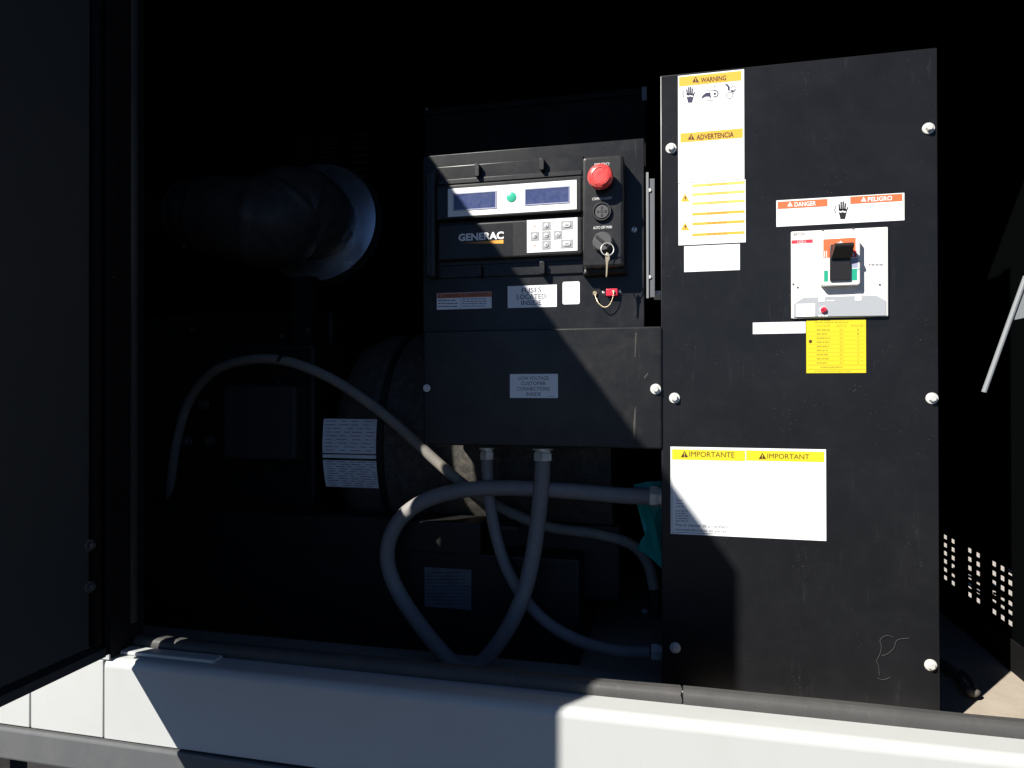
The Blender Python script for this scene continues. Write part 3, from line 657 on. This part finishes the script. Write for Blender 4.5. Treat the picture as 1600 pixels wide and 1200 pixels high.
# grey strip on the hinge side with two screws
X0, X1, Z0, Z1 = RC(1014.2, 279, 1023, 464.5, YP+.003)
b = MB(); b.box(X0, X1, YP+.003, YP+.006, Z0, Z1, .0004); hs = b.build('hinge_strip', 'strip', cp_)
X0, X1, Z0, Z1 = RC(1009.8, 269, 1013.6, 466, YP+.0)
b = MB(); b.box(X0, X1, YP+.0, YP+.012, Z0, Z1, .0004); b.build('hinge_leaf', 'bracket', cp_)
for y in (297.5, 433):
    b = MB(); b.lathe([(0, 0), (0, .0034), (.002, .003), (.0024, 0)], W(1014.8, y, YP+.0028), (0, -1, 0), 14); b.build('screw', 'steel', hs)

# keys hanging from the switch
kr = thing('key_ring', 'worn key on a wire ring hanging from the selector switch', 'key', W(948, 433, YM-.012))
kc = W(949, 389.5, YM-.021)
b = MB(); b.torus(kc, Vector((.3, -1, .12)), .0104, .00075, 32, 8); b.build('ring', 'steel', kr)
KY = YM-.020
b = MB(); b.prism([(W(x, y, KY).x, W(x, y, KY).z) for x, y in ((946.6, 397), (949.5, 394.5), (952.5, 398), (953, 405), (950.6, 409), (949.9, 416), (949.2, 428), (948, 434), (946.6, 432), (947, 416), (946.4, 408), (945.8, 402))], KY, .0018, .0004); b.build('key', 'brass', kr)

# red cap on its chain
pc = thing('port_cap', 'small red rubber cap over a port with a bead chain, below the switches', 'cap', W(956, 457, YP))
X0, X1, Z0, Z1 = RC(946.8, 450.7, 965.2, 462.5, YP-.009); b = MB()
b.prism(rrect(X0, X1, Z0, Z1, .0018), YP-.0004, .0086, .0015); b.build('cap', 'redcap', pc)
b = MB(); b.prism([(x, z) for x, z in rrect(X0-.007, X1+.007, Z0+.002, Z1-.002, .003)], YP-.0002, .001); b.build('flange', 'plastic', pc)
for x, y in ((943.2, 456.2), (968, 455.2)):
    b = MB(); b.lathe([(0, 0), (0, .0028), (.001, .0026), (.0014, .0012), (.0008, .001), (.0008, 0)], W(x, y, YP-.0014), (0, -1, 0), 16); b.build('screw', 'steel', pc)
b = MB(); b.lathe([(0, 0), (0, .0042), (.002, .0042), (.0035, .003), (.0035, 0)], W(930, 458.6, YP-.0003), (0, -1, 0), 16); b.build('anchor_screw', 'brass', pc)
b = MB(); b.lathe([(0, 0), (0, .0028), (.002, .0024), (.0026, 0)], W(959, 456, YP-.0092), (0, -1, 0), 14); b.build('chain_stud', 'brass', pc)
ch = smooth([W(930, 461, YP-.006), W(931.5, 466, YP-.009), W(935, 473, YP-.012), W(941, 478.5, YP-.012), W(947, 479.8, YP-.012), W(953, 475.5, YP-.012), W(957, 467, YP-.013), W(959, 457, YP-.013)], 8)
b = MB()
for i, q in enumerate(ch[::2]):
    t = bmesh.new(); bmesh.ops.create_icosphere(t, subdivisions=1, radius=.0011); b.add(t, Matrix.Translation(q))
b.tube(ch, .0005, 6, 1); b.build('bead_chain', 'brass', pc)

# ================================================================== LOW VOLTAGE BOX
YV = 1.146
lv = thing('connection_box', 'black connection box under the control panel with a pale low voltage sticker', 'box', W(848, 700, YV+.08))
X0, X1, Z0, Z1 = RC(661, 513.5, 1035.5, 698.5, YV)
b = MB(); b.box(X0+.002, X1-.004, YV+.004, YV+.15, Z0+.002, Z1-.002); b.build('body', 'box', lv)
b = MB(); b.prism(rrect(X0, X1-.001, Z0, Z1, .004), YV+.0035, .0035, .003); b.build('cover', 'box', lv)
hexbolt(W(667, 606.5, YV-.0002), (0, -1, 0), .0068, lv); hexbolt(W(1024.5, 608, YV-.0002), (0, -1, 0), .0088, lv)
for pts_ in (((992.5, 520), (995, 520), (994, 533), (993, 558), (991.5, 558), (992, 535)), ((991.5, 640), (993.5, 634), (993, 660), (992, 685), (990, 685), (989.5, 662)), ((1006, 590), (1012, 582), (1013, 584), (1007, 592))):
    poly('paint_scratch', pts_, YV-.0001, .0001, 'scuff', lv)
st = sheet('low_voltage_sticker', (796.8, 584.3, 871.8, 621.8), YV-.0002, T_, 'sticker', lv)
Pv = YV-.0002-T_-PR
for s_, a, y, c in (('LOW VOLTAGE', 810, 588, 857), ('CUSTOMER', 814.5, 596.2, 853), ('CONNECTIONS', 808, 604.6, 859), ('INSIDE', 822.5, 613, 845)): text(s_, (a, y, c, y+5.6), Pv, 'ink', st)
lines((858, 618.5, 869, 620.5), 1, Pv, 'greyink', st, .8, 70)

# ================================================================== CONDUITS
def fitting(o, ax, r, parent, m='steel'):
    o = Vector(o); ax = Vector(ax).normalized()
    b = MB(); b.lathe([(0, 0), (0, r*1.02), (.008, r*1.02), (.008, r*1.2), (.0095, r*1.24), (.021, r*1.24), (.0225, r*1.18), (.0225, 0)], o, ax, 6, .4)
    b.lathe([(-.0, r*1.05), (.0, r*1.28), (.004, r*1.28), (.004, r*1.0)], o, ax, 24)
    return b.build('conduit_fitting', m, parent, 25)
YQ = 1.215
# the big loop: from the box down, round below the sill and back up to the cabinet's flank
rbig = .0145
pA = W(848.5, 700, YQ); pB = W(1036, 777, YQ+.01)
c1 = thing('conduit', 'thick grey conduit looping from the connection box round to the cabinet side', 'conduit', W(745, 1040, 1.2), 'grey flexible conduits')
pts = [pA+Vector((0, 0, -.02)), W(846, 760, YQ), W(841, 810, YQ), W(833, 865, YQ-.004), W(822, 915, YQ-.01), W(805, 960, YQ-.014), W(780, 1003, YQ-.016), W(748, 1038, YQ-.012), W(715, 1040, YQ-.006), W(685, 1012, YQ), W(655, 975, YQ+.002), W(625, 930, YQ+.002), W(608, 890, YQ+.002), W(606, 855, YQ+.002), W(617, 824, YQ+.002), W(640, 797, YQ+.004), W(680, 776, YQ+.008), W(740, 764, YQ+.012), W(820, 763, YQ+.015), W(900, 768, YQ+.012), W(970, 774, YQ+.01), W(1018, 776.5, YQ+.01)]
b = MB(); b.tube(pts, rbig, 20, 8); b.build('hose', 'conduit', c1)
fitting(pA, (0, 0, -1), rbig*1.0, c1); fitting(pB, (-1, 0, .02), rbig*1.05, c1)
# the thinner one, crossing behind it
rs = .0112
pC = W(761, 699, YQ+.03); pD = W(1038, 1020, YQ+.03)
c2 = thing('conduit', 'thinner grey conduit dropping from the connection box to the cabinet foot', 'conduit', W(900, 1010, 1.24), 'grey flexible conduits')
pts = [pC+Vector((0, 0, -.02)), W(762, 745, YQ+.03), W(766, 790, YQ+.03), W(777, 845, YQ+.03), W(795, 895, YQ+.03), W(825, 943, YQ+.032), W(862, 978, YQ+.033), W(910, 1003, YQ+.033), W(965, 1017, YQ+.03), W(1015, 1020, YQ+.03)]
b = MB(); b.tube(pts, rs, 18, 8); b.build('hose', 'conduit', c2)
fitting(pC, (0, 0, -1), rs, c2); fitting(pD, (-1, 0, 0), rs*1.1, c2)
# the pale cable further back
c3 = thing('conduit', 'pale thin hose arching over the engine and down behind the loops', 'conduit', W(1022, 940, 1.36), 'grey flexible conduits')
pts = [W(262, 850, 1.5), W(264, 790, 1.44), W(268, 745, 1.415), W(276, 690, 1.405), W(295, 628, 1.40), W(332, 582, 1.36), W(385, 563, 1.32), W(440, 563, 1.29), W(500, 583, 1.275), W(560, 618, 1.27), W(620, 664, 1.27), W(690, 728, 1.272), W(740, 768, 1.28), W(800, 802, 1.3), W(860, 824, 1.32), W(930, 834, 1.34), W(985, 850, 1.35), W(1012, 880, 1.36), W(1022, 920, 1.36)]
b = MB(); b.tube(pts, .0105, 16, 8); b.build('hose', 'cable', c3)
b = MB(); b.tube([W(438, 561, 1.29), W(444, 563.5, 1.2895)], .0112, 16, 1); b.build('tie_band', 'ink', c3)
b = MB(); b.lathe([(0, 0), (0, .018), (.02, .018), (.024, .014), (.05, .014), (.05, 0)], W(1022, 962, 1.36), (0, 0, 1), 6); b.build('elbow_fitting', 'engine', c3)
b = MB(); b.lathe([(0, 0), (0, .011), (.03, .011), (.03, 0)], W(1003, 955, 1.36), (1, 0, 0), 12); b.build('elbow_fitting', 'darksteel', c3)
# small blued nut in the gap between panel and cabinet
o = MB(); o.lathe([(0, 0), (0, .009), (.012, .009), (.012, .007), (.02, .007), (.02, 0)], W(1022, 462, 1.2), (1, 0, 0), 6); tag(o.build('cable_gland', 'galv'), 'small metal gland in the gap between control panel and cabinet', 'gland')

# ================================================================== ALTERNATOR, SKID, ENGINE
AY, AZc, AR = 1.575, EYE-.125, .255
alt = thing('alternator', 'black dusty alternator drum behind the hoses with a nameplate', 'alternator', (-.45, AY, ZF))
b = MB(); b.lathe([(-.0, 0), (0, AR*.72), (.03, AR*.9), (.075, AR*.985), (.12, AR), (.62, AR), (.62, AR*.9), (.64, 0)], (-.735, AY, AZc), (1, 0, 0), 72); b.build('housing', 'alt', alt)
b = MB(); b.lathe([(0, AR), (.0, AR+.006), (.014, AR+.006), (.014, AR)], (-.60, AY, AZc), (1, 0, 0), 72); b.build('band', 'engine', alt)
b = MB(); b.box(-.52, -.1, AY-.22, AY+.2, ZF+.1, AZc-.15, .006); b.build('foot', 'engine', alt)
b = MB(); b.box(-.40, -.30, AY-.245, AY-.222, EYE-.288, EYE-.280, .002); b.build('foot_ledge', 'alt', alt)
# curved nameplates on the drum
def curved(name, x0p, x1p, y0p, y1p, m, parent, lift=.0006, n=8):
    Yn = AY-AR; X0 = W(x0p, 710, Yn).x; X1 = W(x1p, 710, Yn).x
    a0 = math.asin(max(-1, min(1, (W(545, y0p, Yn).z-AZc)/AR))); a1 = math.asin((W(545, y1p, Yn).z-AZc)/AR)
    t = bmesh.new(); rows = []
    for i in range(n+1):
        a = a0+(a1-a0)*i/n; y = AY-(AR+lift)*math.cos(a); z = AZc+(AR+lift)*math.sin(a)
        rows.append((t.verts.new((X0, y, z)), t.verts.new((X1, y, z))))
    for p, q in zip(rows, rows[1:]): t.faces.new((p[0], q[0], q[1], p[1]))
    b = MB(); b.add(t); return b.build(name, m, parent)
for (ya, yb, rows, sd) in ((655, 708.5, 9, 1), (710.5, 716, 1, 2), (719.5, 763, 11, 3)):
    pl_ = curved('nameplate', 504, 588, ya, yb, 'stickdim', alt)
    rnd = random.Random(sd)
    if rows > 1:
        bb = MB()
        for i in range(rows):
            y = ya+(yb-ya)*(i+.6)/(rows+.4); x = 507+rnd.uniform(0, 3)
            while x < 582:
                l = rnd.uniform(6, 18)
                Yn = AY-AR; X0 = W(x, 710, Yn).x; X1 = W(min(x+l, 585), 710, Yn).x
                s0 = (W(545, y, Yn).z-AZc)/AR; a = math.asin(s0); da = .0022
                t = bmesh.new(); vs = []
                for aa in (a+da, a-da):
                    yy = AY-(AR+.0011)*math.cos(aa); zz = AZc+(AR+.0011)*math.sin(aa)
                    vs.append(t.verts.new((X0, yy, zz))); vs.append(t.verts.new((X1, yy, zz)))
                t.faces.new((vs[0], vs[2], vs[3], vs[1])); bb.add(t)
                x += l+rnd.uniform(3, 10)
        q = bb.build('small_print', 'navy', pl_); q['kind'] = 'stuff'
skid = thing('skid_rail', 'black skid box under the alternator carrying a pale data plate', 'skid rail', (-.6, 1.4, ZF))
b = MB(); b.box(-1.9, W(905, 960, 1.275).x, 1.275, 1.78, ZF+.001, EYE-.325, .004); b.build('rail', 'engine', skid)
b = MB(); b.box(-1.9, W(751, 815, 1.259).x, 1.259, 1.34, EYE-.324, EYE-.263, .003); b.build('rail_step', 'engine', skid)
dpl = sheet('data_plate', (663.5, 888, 736.5, 950), 1.2745, .0008, 'paleplate', skid); lines((667, 892, 733, 946), 10, 1.2736, 'ink', dpl, 1.2, 80)
eng = thing('engine', 'black engine block far back in the dark behind the door', 'engine', (-1.2, 1.6, ZF))
b = MB(); b.box(-1.85, -.80, 1.42, 1.95, EYE-.32, EYE+.10, .01); b.build('block', 'engine', eng)
x0, x1, z0, z1 = RC(352, 602, 466, 718, 1.38); b = MB(); b.prism(rrect(x0, x1, z0, z1, .01), 1.415, .045, .008); b.build('cover_box', 'doorin', eng)
for x, y in ((318, 632), (328, 690), (292, 690), (290, 630)): hexbolt(W(x, y, 1.416), (0, -1, 0), .014, eng, m='darksteel')
for x, y in ((389, 600), (436, 600), (300, 515), (440, 526), (481, 516), (288, 386)): hexbolt(W(x, y, 1.414), (0, -1, 0), .006, eng, m='darksteel')
x0, x1, z0, z1 = RC(457, 432, 489, 566, 1.5); b = MB(); b.box(x0, x1, 1.5, 1.53, z0, z1); b.build('post', 'engine', eng)
b = MB(); b.box(-1.6, -.85, 1.6, 1.9, EYE+.101, EYE+.2, .01); b.build('valve_cover', 'engine', eng)

# ================================================================== AIR INTAKE ELBOW
duct = thing('air_intake', 'black rubber intake elbow clamped to a round bare metal flange', 'air intake', W(500, 440, 1.62))
dc = W(496, 348, 1.62); dax = Vector((.10, -1, .14)).normalized()
b = MB(); b.lathe([(-.01, 0), (-.01, .159), (0, .162), (.006, .160), (.012, .10), (.012, 0)], dc, dax, 64); b.build('flange', 'galv', duct)
b = MB(); b.lathe([(0, 0), (0, .17), (.25, .17), (.25, 0)], dc-dax*.012, -dax, 48); b.build('filter_housing', 'engine', duct)
e0 = dc+dax*.005
path = [e0, e0+dax*.035, e0+dax*.07+Vector((-.035, 0, .002)), W(428, 349, 1.505), W(375, 344, 1.475), W(322, 338, 1.48), W(290, 336, 1.49)]
def tp(u): return .098+.018*u*(1-u)*4-.024*u*u + .005*max(0, math.sin(u*34))**6
b = MB(); b.tube(path, .1, 48, 20, True, tp); b.build('elbow', 'rubber', duct)
b = MB()
for u in (3.1, 3.5): pass
b.tube([W(300, 337, 1.49), W(240, 340, 1.5), W(150, 345, 1.52)], .066, 32, 6); b.build('pipe', 'engine', duct)
def clamp(c, ax, r, scr):
    b = MB(); b.lathe([(-.006, r), (-.006, r+.002), (.006, r+.002), (.006, r)], c, ax, 48); cl = b.build('clamp', 'darksteel', duct)
    t = bmesh.new(); bmesh.ops.create_cube(t, size=1)
    for v in t.verts: v.co = Vector((v.co.x*.012, v.co.y*.012, v.co.z*.028))
    b = MB(); b.add(t, Matrix.Translation(scr) @ Matrix.Rotation(R(35), 4, 'Y')); b.build('clamp_screw', 'strip', cl)
clamp(e0+dax*.028, dax, .103, W(543, 368, 1.54)); clamp(W(306, 337, 1.485), (1, .02, 0), .079, W(303, 337, 1.412))

# ================================================================== LOOSE THINGS
# teal plastic sheet hanging behind the hoses
t = bmesh.new(); ol = [(990, 757), (1016, 752), (1037, 752), (1040, 800), (1040, 895), (1018, 872), (995, 858), (1010, 842), (1002, 812), (996, 790)]
rnd = random.Random(5); cen = t.verts.new(W(1022, 815, 1.262)); vs = [t.verts.new(W(x, y, 1.27+rnd.uniform(-.008, .012))) for x, y in ol]
for i in range(len(vs)): t.faces.new((vs[i], vs[(i+1) % len(vs)], cen))
bmesh.ops.subdivide_edges(t, edges=t.edges[:], cuts=3, use_grid_fill=True)
for v in t.verts: v.co.y += .003*math.sin(v.co.x*260+v.co.z*90)
bmesh.ops.solidify(t, geom=t.faces[:], thickness=.0006)
b = MB(); b.add(t); tag(b.build('plastic_sheet', 'teal'), 'crumpled teal plastic sheet hanging beside the cabinet behind the hoses', 'plastic sheet')
# worn strap end on the deck at the right
ps = [onz(x, y, ZF+.014) for x, y in ((1468, 1034), (1484, 1046), (1497, 1056), (1508, 1074), (1520, 1082), (1530, 1081))]
b = MB(); b.tube(ps, .010, 12, 6, True, lambda u: .0075+.002*math.sin(u*9)-.02*max(0, u-.72)); b.tube([ps[2]+Vector((.006, 0, .008)), ps[3]+Vector((.012, .006, .008)), ps[4]+Vector((.004, .004, .004))], .0045, 8, 6)
tag(b.build('hose_end', 'rag'), 'frayed grey hose end lying on the deck right of the cabinet', 'hose')
# pale stay bracket at the right edge
YK = 1.0
br = thing('stay_bracket', 'pale grey stay bracket with a thin rod at the right edge', 'bracket', W(1600, 500, YK))
b = MB(); b.prism([(W(x, y, YK).x, W(x, y, YK).z) for x, y in ((1584, 500), (1583, 486), (1599, 441), (1640, 350), (1846, 350), (1846, 492), (1602, 496))], YK, .003); b.build('plate', 'bracket', br)
b = MB(); b.tube([W(1537.5, 613, YK-.003), W(1584, 484, YK-.003), W(1603, 432, YK-.003)], .0032, 10, 1); b.build('rod', 'bracket', br)
